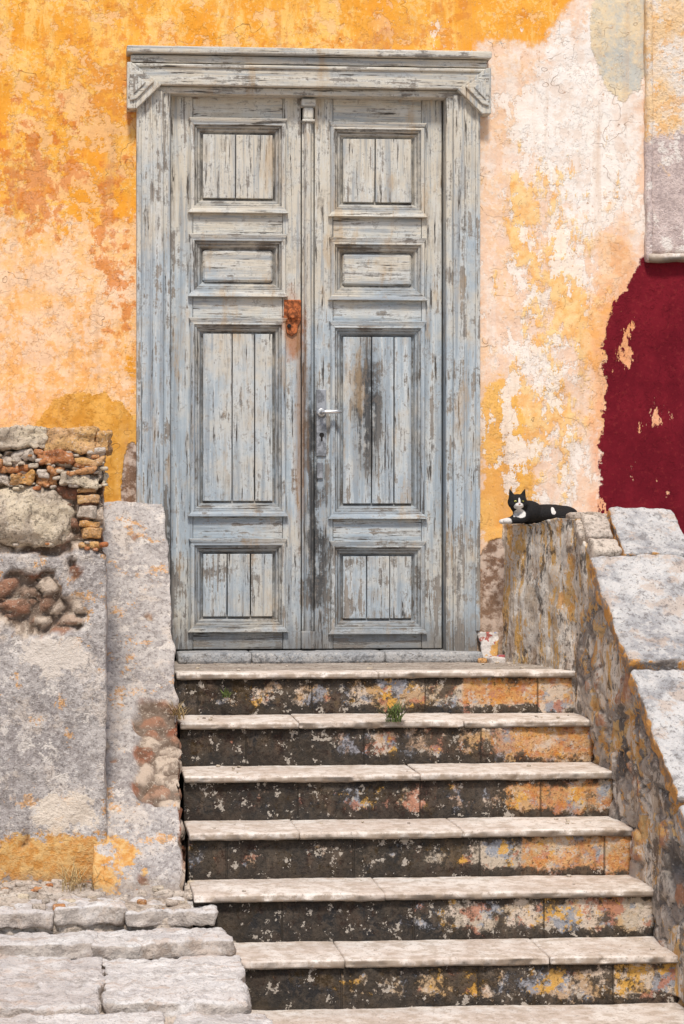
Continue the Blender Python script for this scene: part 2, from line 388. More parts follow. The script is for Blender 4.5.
def mkobj(name, verts, faces, mat, parent=None, smooth=False, att=None, merge=False):
    if not isinstance(mat, (list, tuple)): mat = [mat]
    xs = [v[0] for v in verts]; ys = [v[1] for v in verts]; zs = [v[2] for v in verts]
    c = Vector(((min(xs) + max(xs)) / 2, (min(ys) + max(ys)) / 2, min(zs)))
    me = bpy.data.meshes.new(name)
    me.from_pydata([tuple(Vector(v) - c) for v in verts], [], faces)
    if att is not None:
        a = me.color_attributes.new('att', 'FLOAT_COLOR', 'POINT')
        for i, t in enumerate(att): a.data[i].color = (t[0], t[1], t[2], 1)
    for mt in mat: me.materials.append(mt)
    bm = bmesh.new(); bm.from_mesh(me)
    if merge: bmesh.ops.remove_doubles(bm, verts=bm.verts, dist=1e-5)
    bmesh.ops.recalc_face_normals(bm, faces=bm.faces); bm.to_mesh(me); bm.free()
    if smooth:
        for p in me.polygons: p.use_smooth = True
    o = bpy.data.objects.new(name, me); o.location = c; COL.objects.link(o)
    if parent:
        o.parent = parent; o.matrix_parent_inverse = Matrix.Translation(-Vector(parent.location))
    return o

def box(name, x0, x1, y0, y1, z0, z1, mat, parent=None, bev=.003, seg=2):
    v = [(x, y, z) for x in (x0, x1) for y in (y0, y1) for z in (z0, z1)]
    f = [(0, 1, 3, 2), (4, 6, 7, 5), (0, 4, 5, 1), (2, 3, 7, 6), (0, 2, 6, 4), (1, 5, 7, 3)]
    o = mkobj(name, v, f, mat, parent)
    if bev:
        b = o.modifiers.new('bevel', 'BEVEL'); b.width = bev; b.segments = seg
    return o

def gridbox(name, x0, x1, y0, y1, z0, z1, res, r, fn, mat, parent=None, rot=None, smooth=True):
    lo = Vector((x0, y0, z0)); hi = Vector((x1, y1, z1)); cen = (lo + hi) / 2
    verts = {}; vl = []; faces = []; att = []
    def n_of(a): return max(2, int(math.ceil((hi[a] - lo[a]) / res)))
    N = [n_of(0), n_of(1), n_of(2)]
    def vid(i, j, k):
        key = (i, j, k)
        if key in verts: return verts[key]
        p = Vector([lo[a] + (hi[a] - lo[a]) * key[a] / N[a] for a in range(3)])
        q = Vector([min(max(p[a], lo[a] + r), hi[a] - r) for a in range(3)])
        d = p - q
        n = d.normalized() if d.length > 1e-9 else Vector((0, 0, 1))
        if r > 0: p = q + n * r
        else:
            n = Vector([(-1 if key[a] == 0 else (1 if key[a] == N[a] else 0)) for a in range(3)]).normalized()
        if rot is not None:
            p = cen + rot @ (p - cen); n = rot @ n
        dv, at = fn(p, n)
        p = p + dv
        verts[key] = len(vl); vl.append(tuple(p)); att.append(at); return verts[key]
    for a in range(3):
        b, c = (a + 1) % 3, (a + 2) % 3
        for side in (0, N[a]):
            for i in range(N[b]):
                for j in range(N[c]):
                    q = []
                    for (di, dj) in ((0, 0), (1, 0), (1, 1), (0, 1)):
                        key = [0, 0, 0]; key[a] = side; key[b] = i + di; key[c] = j + dj
                        q.append(vid(*key))
                    faces.append(q)
    return mkobj(name, vl, faces, mat, parent, smooth, att)

def rough(amp, freq, seed, fine=.25, zk=1.0):
    off = Vector((seed * 3.1, seed * 1.7, seed * 2.3))
    def fn(p, n):
        a = noise.noise_vector(p * freq + off) * amp
        a += noise.noise_vector(p * freq * 2.7 + off) * amp * .5
        a.z *= zk
        b = noise.noise(p * freq * 5 + off) * amp * fine
        c = noise.noise(p * freq * 14 + off) * amp * fine * .5
        return a + n * (b + c), (0, 0, 0)
    return fn

def stone(name, x0, x1, y0, y1, z0, z1, mat, parent, r=.02, amp=.008, res=.02, seed=None, freq=6, rot=None, zk=1.0, fine=.3):
    seed = random.random() * 40 if seed is None else seed
    r = min(r, (x1 - x0) * .45, (y1 - y0) * .45, (z1 - z0) * .45)
    return gridbox(name, x0, x1, y0, y1, z0, z1, res, r, rough(amp, freq, seed, fine, zk), mat, parent, rot)

def cells(p, sx, ws=.35):
    q = Vector((p.x * sx, p.y * sx, p.z * sx * 1.5)) + noise.noise_vector(p * 5) * ws + noise.noise_vector(p * 16) * ws * .4
    d, pts = noise.voronoi(q)
    h = (math.sin(pts[0].dot(Vector((12.98, 78.2, 37.7)))) * 43758.5) % 1.0
    e = d[1] - d[0]
    return h, e

def sm(v, a, b):
    if a == b: return 0
    t = max(0, min(1, (v - a) / (b - a))); return t * t * (3 - 2 * t)

# ------------------------------------------------------------------ ground
G = mat_stone('packed_earth', (.44, .36, .28), (.44, .36, .28), (.54, .47, .38))
mkobj('ground', [(-80, -80, 0), (80, -80, 0), (80, 60, 0), (-80, 60, 0)], [(0, 1, 2, 3)], G)

# ------------------------------------------------------------------ house facade
house = empty('house', (1.2, 0, 0))
def frange(a, b, s):
    n = max(1, int(round((b - a) / s))); return [a + (b - a) * i / n for i in range(n)]
OX0, OX1, OZ1 = .44, 1.95, 4.0
xs = frange(-7, -.6, .3) + frange(-.6, OX0, .02) + frange(OX0, OX1, .025) + frange(OX1, 3.4, .02) + frange(3.4, 9, .3) + [9]
zs = frange(-.2, 1.0, .1) + frange(1.0, OZ1, .025) + frange(OZ1, 4.7, .025) + frange(4.7, 8, .3) + [8]
vv = []; ff = []
for z in zs:
    for x in xs:
        p = Vector((x, 0, z))
        d = noise.noise(p * 1.3) * .012 + noise.noise(p * 5 + Vector((9, 0, 0))) * .006 + noise.noise(p * 14) * .002
        vv.append((x, -.005 + d, z))
nx = len(xs)
for j in range(len(zs) - 1):
    for i in range(nx - 1):
        cx = (xs[i] + xs[i + 1]) / 2; cz = (zs[j] + zs[j + 1]) / 2
        if OX0 < cx < OX1 and cz < OZ1: continue
        ff.append((j * nx + i, j * nx + i + 1, (j + 1) * nx + i + 1, (j + 1) * nx + i))
mkobj('facade_wall', vv, ff, M_WALL, house, True)
box('house_body_left', -7, OX0 - .002, .03, 6, -.2, 8, M_WALL, house, 0)
box('house_body_right', OX1 + .002, 9, .03, 6, -.2, 8, M_WALL, house, 0)
box('house_body_upper', OX0 - .001, OX1 + .001, .031, 6, OZ1, 7.99, M_WALL, house, 0)
box('house_floor', OX0 - .001, OX1 + .001, .09, 6, -.2, 1.15, M_DARK, house, 0)
box('hall_shade_sheet', OX0 - .001, OX1 + .001, .35, .4, 1.15, OZ1, M_DARK, house, 0)  # near-black sheet, painted darkness of the room behind the doorway

def mat_surround():
    m = Mat('surround_plaster', .93, .15)
    n1 = m.noise(4, 8, .68); n2 = m.noise(12, 8, .74, off=3); n3 = m.noise(60, 6, .78, off=7)
    c = m.mix(m.ss(n1, .42, .58), (.78, .70, .62), (.80, .56, .32))
    low = m.ss(m.z + (n2 - .5) * .5 + (n1 - .5), 3.80, 3.70)
    c = m.mix(m.ss(n2, .52, .56) * .6, c, (.78, .42, .14))
    c = m.mix(low, c, m.mix(m.ss(n3 * .5 + n2 * .5, .42, .56), (.44, .35, .33), (.66, .54, .50)))
    c = m.mix(m.ss(m.noise(8, 7, .74, off=33), .56, .59) * .8, c, (.80, .74, .68))
    c = m.mix(m.ss(n3, .57, .65) * .5, c, (.26, .19, .16))
    m.bump(n2 + n3 * .8, .9, .014)
    return m.color(c)
M_SUR = mat_surround()
M_LIP = mat_marble('lip_plaster', .04)
gridbox('window_surround', 2.885, 3.22, -.035, .02, 3.16, 5.3, .03, .015, rough(.006, 5, 3), M_SUR, house)
gridbox('window_surround_lip', 2.87, 2.905, -.05, .02, 3.13, 5.3, .02, .012, rough(.010, 6, 8), M_SUR, house)
gridbox('window_sill', 2.88, 3.25, -.06, .02, 3.125, 3.165, .02, .014, rough(.010, 8, 5), M_LIP, house)

# ------------------------------------------------------------------ door
door = empty('wooden_double_door', (1.19, 0, 1.205))
def ring(name, x0, x1, z0, z1, prof, mats):
    v = []; f = []; a = []
    for (i, y, d) in prof:
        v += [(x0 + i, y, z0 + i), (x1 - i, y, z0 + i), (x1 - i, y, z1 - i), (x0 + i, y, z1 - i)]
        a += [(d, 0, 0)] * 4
    mi = []
    for k in range(len(prof) - 1):
        for s in range(4):
            t = (s + 1) % 4
            f.append((k * 4 + s, k * 4 + t, k * 4 + 4 + t, k * 4 + 4 + s)); mi.append(0 if s in (0, 2) else 1)
    o = mkobj(name, v, f, mats, door, False, a)
    for p, q in zip(o.data.polygons, mi): p.material_index = q
    return o
YF = .035
def leaf(tag, xl, xr, pl, pr, dz=0.0):
    zb, zt = 1.21, 3.925
    P = [(3.374, 3.795), (2.963, 3.227), (1.885, 2.816), (1.317, 1.733)]
    P = [(a + dz, b + dz) for a, b in P]
    box(tag + '_stile_outer', xl, pl + .004, YF, YF + .045, zb, zt, M_DZ, door, .004)
    box(tag + '_stile_inner', pr - .004, xr, YF + .0005, YF + .045, zb, zt, M_DZ, door, .004)
    tops = [zt] + [p[0] for p in P]; bots = [p[1] for p in P] + [zb]
    for i, (t, b) in enumerate(zip(tops, bots)):
        box('%s_rail_%d' % (tag, i), pl + .0055, pr - .0055, YF + .002, YF + .044, b + .001, t - .001, M_DX, door, .004)
    for i, (a, b) in enumerate(P):
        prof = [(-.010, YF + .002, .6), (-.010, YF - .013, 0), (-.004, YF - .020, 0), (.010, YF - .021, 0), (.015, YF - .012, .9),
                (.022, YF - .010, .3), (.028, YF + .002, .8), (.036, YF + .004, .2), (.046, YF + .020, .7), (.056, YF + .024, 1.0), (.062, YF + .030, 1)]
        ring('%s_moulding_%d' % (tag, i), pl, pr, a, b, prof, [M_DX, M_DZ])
        for (zc, sgn, ex) in ((b + .010, 1, .012), (a - .010, -1, .016)):
            h = .012
            v = []
            for (xx, zz) in ((pl - ex - .006, zc + sgn * h), (pr + ex + .006, zc + sgn * h), (pr + .004, zc - sgn * h), (pl - .004, zc - sgn * h)):
                v.append((xx, YF - .001, zz))
            v += [(x * 1.0, YF - .028 if k < 2 else YF - .021, z) for k, (x, _, z) in enumerate(v)]
            o = mkobj('%s_ledge_%d' % (tag, i), v, [(0, 1, 2, 3), (4, 5, 6, 7), (0, 1, 5, 4), (1, 2, 6, 5), (2, 3, 7, 6), (3, 0, 4, 7)], M_DX, door)
            bb = o.modifiers.new('b', 'BEVEL'); bb.width = .003; bb.segments = 2
        fx0, fx1, fz0, fz1 = pl + .052, pr - .052, a + .052, b - .052
        box('%s_panel_back_%d' % (tag, i), fx0 - .01, fx1 + .01, YF + .036, YF + .043, fz0 - .01, fz1 + .01, M_DARK, door, 0)  # black sheet paints the shade seen through the slits between boards
        if i == 1:
            box('%s_panel_board_%d' % (tag, i), fx0 + .002, fx1 - .002, YF + .006, YF + .03, fz0 + .002, fz1 - .002, M_DX, door, .01, 1)
        else:
            cuts = [0, .47, 1] if i in (0,) else ([0, .42, .74, 1] if i == 2 else [0, .35, .68, 1])
            for k in range(len(cuts) - 1):
                g = .0016
                a0 = fx0 + (fx1 - fx0) * cuts[k] + g; a1 = fx0 + (fx1 - fx0) * cuts[k + 1] - g
                yy = YF + .005 + random.uniform(-.003, .004)
                v = []
                for (xx, t) in ((a0, 1), (a1, -1)):
                    for yv in (yy, YF + .032):
                        for zz in (fz0 + .002, fz1 - .002):
                            v.append((xx + t * random.uniform(0, .0025), yv, zz))
                o = mkobj('%s_panel_board_%d_%d' % (tag, i, k), v, [(0, 1, 3, 2), (4, 6, 7, 5), (0, 4, 5, 1), (2, 3, 7, 6), (0, 2, 6, 4), (1, 5, 7, 3)], M_DZ, door)
                bb = o.modifiers.new('b', 'BEVEL'); bb.width = .003; bb.segments = 2
leaf('left_leaf', .5165, 1.160, .622, 1.075)
leaf('right_leaf', 1.228, 1.862, 1.315, 1.766, -.012)
box('gap_shade_strip', 1.150, 1.240, YF + .030, YF + .040, 1.211, 3.92, M_DARK, door, 0)  # black strip painted as the shade in the slit between the leaves
def astragal():
    x0, x1 = 1.165, 1.222
    prof = []
    for i in range(9):
        t = math.pi * i / 8; prof.append(((x0 + x1) / 2 - math.cos(t) * (x1 - x0) / 2 * .7, YF - .004 - math.sin(t) * .030))
    prof = [(x0, YF + .035), (x0, YF - .004)] + prof + [(x1, YF - .004), (x1, YF + .035)]
    v = []; f = []
    for z in [1.212, 3.80]:
        for (x, y) in prof: v.append((x, y, z))
    n = len(prof)
    for i in range(n - 1): f.append((i, i + 1, n + i + 1, n + i))
    f.append(tuple(range(n))); f.append(tuple(range(n, 2 * n)))
    mkobj('astragal', v, f, M_DZ, door)
astragal()
box('astragal_capital_neck', 1.163, 1.225, YF - .040, YF + .01, 3.80, 3.815, M_DX, door, .004)
box('astragal_capital', 1.168, 1.22, YF - .034, YF + .01, 3.815, 3.875, M_DZ, door, .010)
box('astragal_capital_top', 1.158, 1.230, YF - .045, YF + .01, 3.875, 3.915, M_DX, door, .008)
box('astragal_base', 1.160, 1.228, YF - .038, YF + .01, 1.212, 1.30, M_DZ, door, .006)
for (tag, a, b, s) in (('left', .361, .5125, 1), ('right', 1.870, 2.022, -1)):
    if s == 1: o0, o1, i0, i1 = a, b - .034, b - .036, b
    else: o0, o1, i0, i1 = a + .034, b, a, a + .036
    box(tag + '_jamb', o0, o1, -.050, .12, 1.16, 3.935, M_FZ, door, .005)
    box(tag + '_jamb_inner_bead', i0, i1, -.036, .119, 1.162, 3.934, M_FZ, door, .006)
    m_ = (o0 + o1) / 2
    box(tag + '_jamb_back_band', (o0 - .014) if s == 1 else (o1 - .010), (o0 + .010) if s == 1 else (o1 + .014), -.058, .01, 1.3, 3.9, M_FZ, door, .005)
    box(tag + '_jamb_fillet', m_ - .006, m_ + .006, -.056, -.045, 1.2, 3.93, M_FZ, door, .003)
box('lintel_soffit', .35, 2.03, -.040, .12, 3.922, 3.955, M_FX, door, .005)
box('lintel_board', .316, 2.066, -.072, .06, 3.957, 4.050, M_FX, door, .006)
box('lintel_bead', .312, 2.070, -.082, .05, 4.040, 4.058, M_FX, door, .006)
box('lintel_frieze', .318, 2.064, -.076, .05, 4.064, 4.10, M_FX, door, .004)
box('lintel_cornice', .298, 2.084, -.105, .05, 4.104, 4.139, M_FX, door, .008)
def prism(name, pts, y0, y1, mat, parent, bev=.004):
    n = len(pts); v = [(x, y0, z) for x, z in pts] + [(x, y1, z) for x, z in pts]
    f = [tuple(range(n)), tuple(range(n, 2 * n))] + [(i, (i + 1) % n, n + (i + 1) % n, n + i) for i in range(n)]
    o = mkobj(name, v, f, mat, parent); b = o.modifiers.new('b', 'BEVEL'); b.width = bev; b.segments = 2; return o
for tag, c0, s in (('left', .300, 1), ('right', 2.082, -1)):
    prism(tag + '_lintel_ear', [(c0, 4.06), (c0, 3.835), (c0 + s * .045, 3.835), (c0 + s * .165, 3.952), (c0 + s * .02, 4.06)], -.092, .0, M_FZ, door)
    prism(tag + '_ear_moulding', [(c0 + s * .012, 3.87), (c0 + s * .012, 4.03), (c0 + s * .03, 4.03), (c0 + s * .13, 3.965), (c0 + s * .045, 3.88)], -.104, -.085, M_FX, door)
    prism(tag + '_ear_core', [(c0 + s * .03, 3.90), (c0 + s * .03, 4.0), (c0 + s * .09, 3.96)], -.112, -.1, M_FZ, door, .003)
for (a, b) in ((.545, .90), (.903, 1.55), (1.553, 2.03)):
    stone('threshold', a, b, -.14, .09, 1.150, 1.204, M_SILL, door, .006, .002, .02)
def disc(name, x, z, y0, y1, r, mat, seg=20, parent=door):
    v = []; f = []
    for y, rr in ((y1, r), (y0 + .002, r), (y0, r * .86)):
        for i in range(seg): v.append((x + rr * math.cos(6.2832 * i / seg), y, z + rr * math.sin(6.2832 * i / seg)))
    for k in range(2):
        for i in range(seg): f.append((k * seg + i, k * seg + (i + 1) % seg, (k + 1) * seg + (i + 1) % seg, (k + 1) * seg + i))
    f.append(tuple(range(2 * seg, 3 * seg)))
    return mkobj(name, v, f, mat, parent)
prism('rusty_lock_plate', [(1.075, 2.93), (1.075, 2.83), (1.085, 2.80), (1.09, 2.765), (1.115, 2.750), (1.14, 2.77), (1.145, 2.80), (1.160, 2.83), (1.160, 2.93)], YF - .012, YF + .002, M_RUST, door)
disc('rusty_lock_knob', 1.118, 2.862, YF - .03, YF - .01, .026, M_RUST)
disc('rusty_lock_pin', 1.10, 2.80, YF - .022, YF - .01, .010, M_DARK)
prism('handle_plate', [(1.236, 2.49), (1.236, 2.16), (1.285, 2.16), (1.285, 2.49)], YF - .010, YF + .002, M_IRON, door)
disc('handle_rose', 1.260, 2.375, YF - .022, YF - .009, .020, M_STEEL)
def tube(name, pts, rad, mat, parent, seg=10):
    v = []; f = []
    n = len(pts); pts = [Vector(p) for p in pts]
    if not isinstance(rad, (list, tuple)): rad = [rad] * n
    for i, p in enumerate(pts):
        t = (pts[min(i + 1, n - 1)] - pts[max(i - 1, 0)]).normalized()
        u = t.cross(Vector((0, 0, 1)));  u = u.normalized() if u.length > .01 else Vector((1, 0, 0)); w = t.cross(u)
        for k in range(seg):
            a = 6.2832 * k / seg; v.append(tuple(p + (u * math.cos(a) + w * math.sin(a)) * rad[i]))
    for i in range(n - 1):
        for k in range(seg): f.append((i * seg + k, i * seg + (k + 1) % seg, (i + 1) * seg + (k + 1) % seg, (i + 1) * seg + k))
    f.append(tuple(range(seg))); f.append(tuple(range((n - 1) * seg, n * seg)))
    return mkobj(name, v, f, mat, parent, True)
tube('handle_lever', [(1.258, YF - .01, 2.375), (1.258, YF - .045, 2.375), (1.262, YF - .056, 2.375), (1.28, YF - .06, 2.376), (1.33, YF - .058, 2.378), (1.355, YF - .055, 2.377)], [.009, .009, .010, .011, .010, .009], M_STEEL, door)
disc('keyhole', 1.262, 2.265, YF - .013, YF - .009, .012, M_DARK)
box('keyhole_slot', 1.2575, 1.2665, YF - .0125, YF - .009, 2.235, 2.262, M_DARK, door, 0)
box('lower_latch', 1.238, 1.268, YF - .012, YF, 2.05, 2.13, M_IRON, door, .003)

# ------------------------------------------------------------------ staircase
stair = empty('stone_staircase', (1.4, -1.5, 0))
XL, XR = .50, 2.335; RS, T, LZ = .193, .30, 1.158
joints = [[1.42], [1.02, 1.75], [1.5], [.95, 1.62], [1.25], [1.05, 1.83]]
def tread_fn(seed, e):
    off = Vector((seed * 5.1, seed, 0))
    def fn(p, n):
        d = noise.noise_vector(p * 7 + off) * .0025
        front = 1 - sm(p.y, e, e + .05)
        c = max(0, noise.noise(p * 9 + off) - .12) * .036 + max(0, noise.noise(p * 30 + off) - .12) * .016
        return d + n * (noise.noise(p * 30 + off) * .0014) + Vector((0, c * front, -c * front * .3)), (0, 0, 0)
    return fn
for k in range(6):
    e = -.75 - T * k; z = LZ - RS * k
    js = [XL] + joints[k] + [XR]
    for a, b in zip(js[:-1], js[1:]):
        dz = random.uniform(-.002, .002); ee = e + random.uniform(-.006, .004)
        gridbox('tread', a + .0012, b - .0012, ee, e + (.36 if k else .13), z - .030, z + dz, .010, .004, tread_fn(k + a, ee), M_TREAD, stair)
    gridbox('riser', XL, XR, e + .028, e + .07, z - RS - .012, z - .026, .02, .004, rough(.005, 7, k + 1), M_RISER, stair)
    box('step_core', XL + .01, XR - .01, e + .06, -.01, -.05 + k * .001, z - .04 - .001 * k, M_RISER, stair, 0)
gridbox('landing', XL, 2.30, -.645, .08, 1.11, 1.152, .025, .004, rough(.004, 6, 30), M_LAND, stair)
stone('bottom_step', .6, 2.34, -2.62, -2.2, -.05, .006, M_TREAD, stair, .008, .004)
stone('bottom_paving', .6, 3.2, -3.2, -2.625, -.05, .004, M_LAND, stair, .008, .004)

# ------------------------------------------------------------------ parapets (lofted)
def loft(name, ys, xin, xout, ztop, zb, step, disp, mat, coarse_outer=False):
    v = []; f = []; att = []
    n1 = int(1.9 / step); n2 = int(.5 / step); n3 = n1 if not coarse_outer else 24
    for y in ys:
        xi, xo, zt = xin(y), xout(y), ztop(y)
        pts = []
        for i in range(n1): pts.append((Vector((xi, y, zb + (zt - zb) * i / n1)), Vector((-1, 0, 0))))
        for i in range(n2 + 1):
            n = Vector((0, 0, 1))
            if i == 0: n = Vector((-.7, 0, .7))
            if i == n2: n = Vector((.7, 0, .7))
            pts.append((Vector((xi + (xo - xi) * i / n2, y, zt)), n))
        for i in range(1, n3 + 1): pts.append((Vector((xo, y, zt - (zt - zb) * i / n3)), Vector((1, 0, 0))))
        for p, n in pts:
            d, a = disp(p, n); v.append(tuple(p + n * d)); att.append(a)
        L = len(pts)
    R = len(ys)
    for r in range(R - 1):
        for i in range(L - 1): f.append((r * L + i, r * L + i + 1, (r + 1) * L + i + 1, (r + 1) * L + i))
    f.append(tuple(range((R - 1) * L, R * L)))
    return mkobj(name, v, f, mat, None, True, att)

def lerp(t, a, b): return a + (b - a) * max(0, min(1, t))
def slabz(y): D = 9.5 + y; return 1.692 + (D - 8.41) * .72
def r_in(y): return lerp(-y / .75, 2.157, 2.318)
def r_out(y): return 2.77
def r_top(y): return min(1.826 + .036 * sm(-y, .34, .60), slabz(y) - .062 if y < -.7 else 9)
def r_disp(p, n):
    h, e = cells(p, 6.0, .6)
    plaster = sm(p.y + noise.noise(p * 3) * .7 + noise.noise(p * 9) * .4 + (p.z - 1.2) * .4, -.98, -.85)
    plaster = max(plaster, sm(noise.noise(p * 2.6 + Vector((3, 8, 1))) + noise.noise(p * 8) * .4, .12, .2))
    ex = 1 - plaster
    st = sm(e, .0, .13) * .016 * (.1 + .9 * ex)
    hole = sm(noise.noise(p * 7 + Vector((20, 0, 0))), .40, .5) * .035 * ex
    d = st + (h - .5) * .020 * ex + noise.noise(p * 3) * .018 + noise.noise(p * 11) * .010 + noise.noise(p * 28) * .004 + plaster * .010 - .020 - hole
    if n.z > .5 and p.y > -.5: d = noise.noise(p * 9) * .006
    return d, (h, 1 - sm(e, .04, .14), ex)
ys = [0.03 - i * .0125 for i in range(int(3.15 / .0125))]
right_par = loft('stone_parapet', ys, r_in, r_out, r_top, -.05, .0125, r_disp, M_RUB, coarse_outer=True)
def addslab(parent, x0, x1, ya, yb, thick=.065, seed=1, mat=M_SLAB, lift=0):
    ang = math.atan(.72); ym = (ya + yb) / 2; zm = slabz(ym) + lift
    L = abs(yb - ya) / math.cos(ang)
    rot = Matrix.Rotation(ang, 3, 'X')
    cz = zm - thick / 2 * math.cos(ang); cy = ym + thick / 2 * math.sin(ang)
    return gridbox('cap_slab', x0, x1, cy - L / 2, cy + L / 2, cz - thick / 2, cz + thick / 2, .012, .014, rough(.016, 5, seed, .45), mat, parent, rot)
pe = right_par
addslab(pe, 2.455, 2.765, -1.085, -.79, .08, seed=3, lift=.0)
addslab(pe, 2.298, 2.785, -1.685, -1.095, .085, seed=5, lift=.004)
addslab(pe, 2.305, 2.79, -2.33, -1.70, .085, seed=7, lift=-.010)
addslab(pe, 2.30, 2.79, -2.95, -2.345, .085, seed=9, lift=-.010)
RX = Matrix.Rotation(math.atan(.72), 3, 'X')
for (xa, xb, ya, yb, za, zb_) in ((2.315, 2.45, -1.07, -.95, 1.67, 1.75), (2.33, 2.45, -.96, -.80, 1.76, 1.84), (2.30, 2.36, -.93, -.80, 1.76, 1.82)):
    stone('broken_cap', xa, xb, ya, yb, za, zb_, M_PAVE2, pe, .02, .018, .012, rot=RX)
for i in range(16):
    x = 2.30 + random.random() * .38; y = -.80 + random.random() * .22; s = random.uniform(.02, .05)
    stone('loose_stone', x, x + s * 1.7, y, y + s * 1.3, 1.845, 1.856 + s * .5, random.choice([M_BOULDER, M_PAVE2]), pe, .012, .009, .01)

def l_top(y): return 1.93 if y > -.06 else max(.30, 1.93 + (y + .06) * .905)
def l_disp(p, n):
    h, e = cells(p, 8.0, .6)
    f = 1 - ((p.x - .40) / .13) ** 2 - ((p.z - .86) / .22) ** 2 + noise.noise(p * 9) * .9
    g = 1 - ((p.x - .50) / .05) ** 2 - ((p.z - .70) / .5) ** 2 + noise.noise(p * 9 + Vector((4, 4, 4))) * .9
    q = noise.noise(p * 6 + Vector((7, 2, 9))) + noise.noise(p * 17) * .4 - .45
    ex = sm(max(f, g * .8, q * 2), .1, .3)
    d = noise.noise(p * 4) * .020 + noise.noise(p * 13) * .010 + noise.noise(p * 38) * .004 - ex * (.022 - sm(e, 0, .3) * .018)
    return d, (h, 1 - sm(e, .05, .2), ex)
ys2 = [0.03 - i * .0125 for i in range(int(1.95 / .0125))]
left_par = loft('stone_parapet.001', ys2, lambda y: .12, lambda y: .485 + noise.noise(Vector((y * 3, 0, 0))) * .018 + noise.noise(Vector((y * 11, 0, 0))) * .01, l_top, -.05, .0125, l_disp, M_CEM)

# ------------------------------------------------------------------ left pillar / wall end
PX0, PX1, PY0 = -1.6, .168, -1.60
def p_disp(p, n):
    h, e = cells(p, 9.0, .6)
    a = 1 - ((p.x + .17) / .21) ** 2 - ((p.z - 1.49) / .15) ** 2 + noise.noise(p * 8) * 1.1 + noise.noise(p * 22) * .4
    b = sm(p.z + noise.noise(p * 9) * .03, 1.70, 1.74) * 2
    q = noise.noise(p * 4 + Vector((7, 2, 9))) + noise.noise(p * 15) * .4 - .6
    ex = sm(max(a, b, q * 2), .1, .3)
    d = noise.noise(p * 3) * .016 + noise.noise(p * 10) * .009 + noise.noise(p * 35) * .004 - ex * (.048 - sm(e, 0, .3) * .038)
    return n * d, (h, 1 - sm(e, .05, .2), ex)
pil = gridbox('stone_pillar', PX0, PX1, PY0, .02, .2, 2.14, .0145, .012, p_disp, M_CEM)
fy = PY0
stone('boulder', -.46, .048, fy - .035, fy + .25, 1.735, 1.992, M_BOULDER, pil, .11, .03, .012, 3, 5, fine=.5)
z = 1.735
for i, h in enumerate((.032, .05, .036, .058, .045, .03)):
    stone('thin_brick', .058 + random.uniform(-.012, .012), .163 + random.uniform(-.045, .006), fy - .006 + random.uniform(-.012, .012), fy + .2, z, z + h - .010, random.choice([M_BRICK2, M_BRICK, M_PAVE2, M_BRICK2]), pil, .005, .012, .008, fine=.5, rot=Matrix.Rotation(random.uniform(-.09, .09), 3, 'Y')); z += h
def rubble_course(x0, x1, z0, z1, wmin, wmax, mats):
    x = x0
    while x < x1 - .02:
        w_ = min(random.uniform(wmin, wmax), x1 - x)
        dz = random.uniform(0, .018)
        rr = Matrix.Rotation(random.uniform(-.2, .2), 3, 'Y')
        stone('course_stone', x + .004, x + w_ - .004, fy - .004 + random.uniform(-.018, .028), fy + .16, z0 + random.uniform(-.004, .004), z1 - dz, random.choice(mats), pil, .008, .020, .008, rot=rr, fine=.6); x += w_
rubble_course(-.42, .16, 1.985, 2.040, .05, .17, [M_BRICK, M_BOULDER, M_BRICK2, M_PAVE2])
rubble_course(-.42, .155, 2.035, 2.07, .04, .16, [M_BRICK, M_BRICK, M_PAVE2])
rubble_course(-.42, .165, 2.072, 2.124, .06, .22, [M_BRICK, M_BRICK2, M_PAVE2])
x = PX0 + .02
while x < PX1 - .03:
    w_ = min(random.uniform(.10, .26), PX1 + .008 - x)
    stone('coping_brick', x, x + w_ - .001, fy - .014 + random.uniform(-.016, .02), fy + .4, 2.125, 2.222 + random.uniform(-.018, .012), random.choice([M_BRICK2, M_BRICK2, M_BRICK, M_BOULDER]), pil, .008, .026, .010, fine=.6, rot=Matrix.Rotation(random.uniform(-.08, .08), 3, 'Y')); x += w_
gridbox('coping_bed', PX0 + .02, PX1 - .01, fy + .35, .0, 2.12, 2.19, .04, .015, rough(.01, 5, 2), M_BRICK, pil)
for i in range(60):
    x = random.uniform(-.32, .15); z = random.choice([1.74, 1.99, 2.03, 2.07, 2.115]) + random.uniform(-.016, .016); s = random.uniform(.01, .032)
    stone('mortar_lump', x, x + s * 1.6, fy - .012, fy + .05, z - s * .4, z + s * .4, random.choice([M_PAVE2, M_BRICK, M_BOULDER]), pil, .008, .008, .009)

# ------------------------------------------------------------------ terrace of slabs bottom-left
terr = empty('stone_terrace', (-.3, -3, 0))
gridbox('terrace_core_upper', -2.2, .50, -2.0, -1.5, -.05, .345, .03, .03, rough(.02, 6, 4), M_PAVE2, terr)
gridbox('terrace_core_lower', -2.2, .60, -4.3, -1.95, -.05, .185, .04, .02, rough(.012, 6, 5), M_PAVE2, terr)
def row(y0, y1, z, xr, widths, mat, r=.008, amp=.02, th=.07):
    x = xr
    for w_ in widths:
        rr = Matrix.Rotation(random.uniform(-.05, .05), 3, 'Z') @ Matrix.Rotation(random.uniform(-.02, .02), 3, 'X')
        stone('slab', x - w_ + .003, x, y0 + random.uniform(-.015, .015), y1 - .002, z - th, z + random.uniform(-.006, .006), mat, terr, r, amp, .013, freq=4.2, rot=rr, zk=.35, fine=.4); x -= w_
row(-1.80, -1.56, .372, .555, [.22, .16, .28, .22, .3, .4, .5], M_PAVE2, .012, .035)
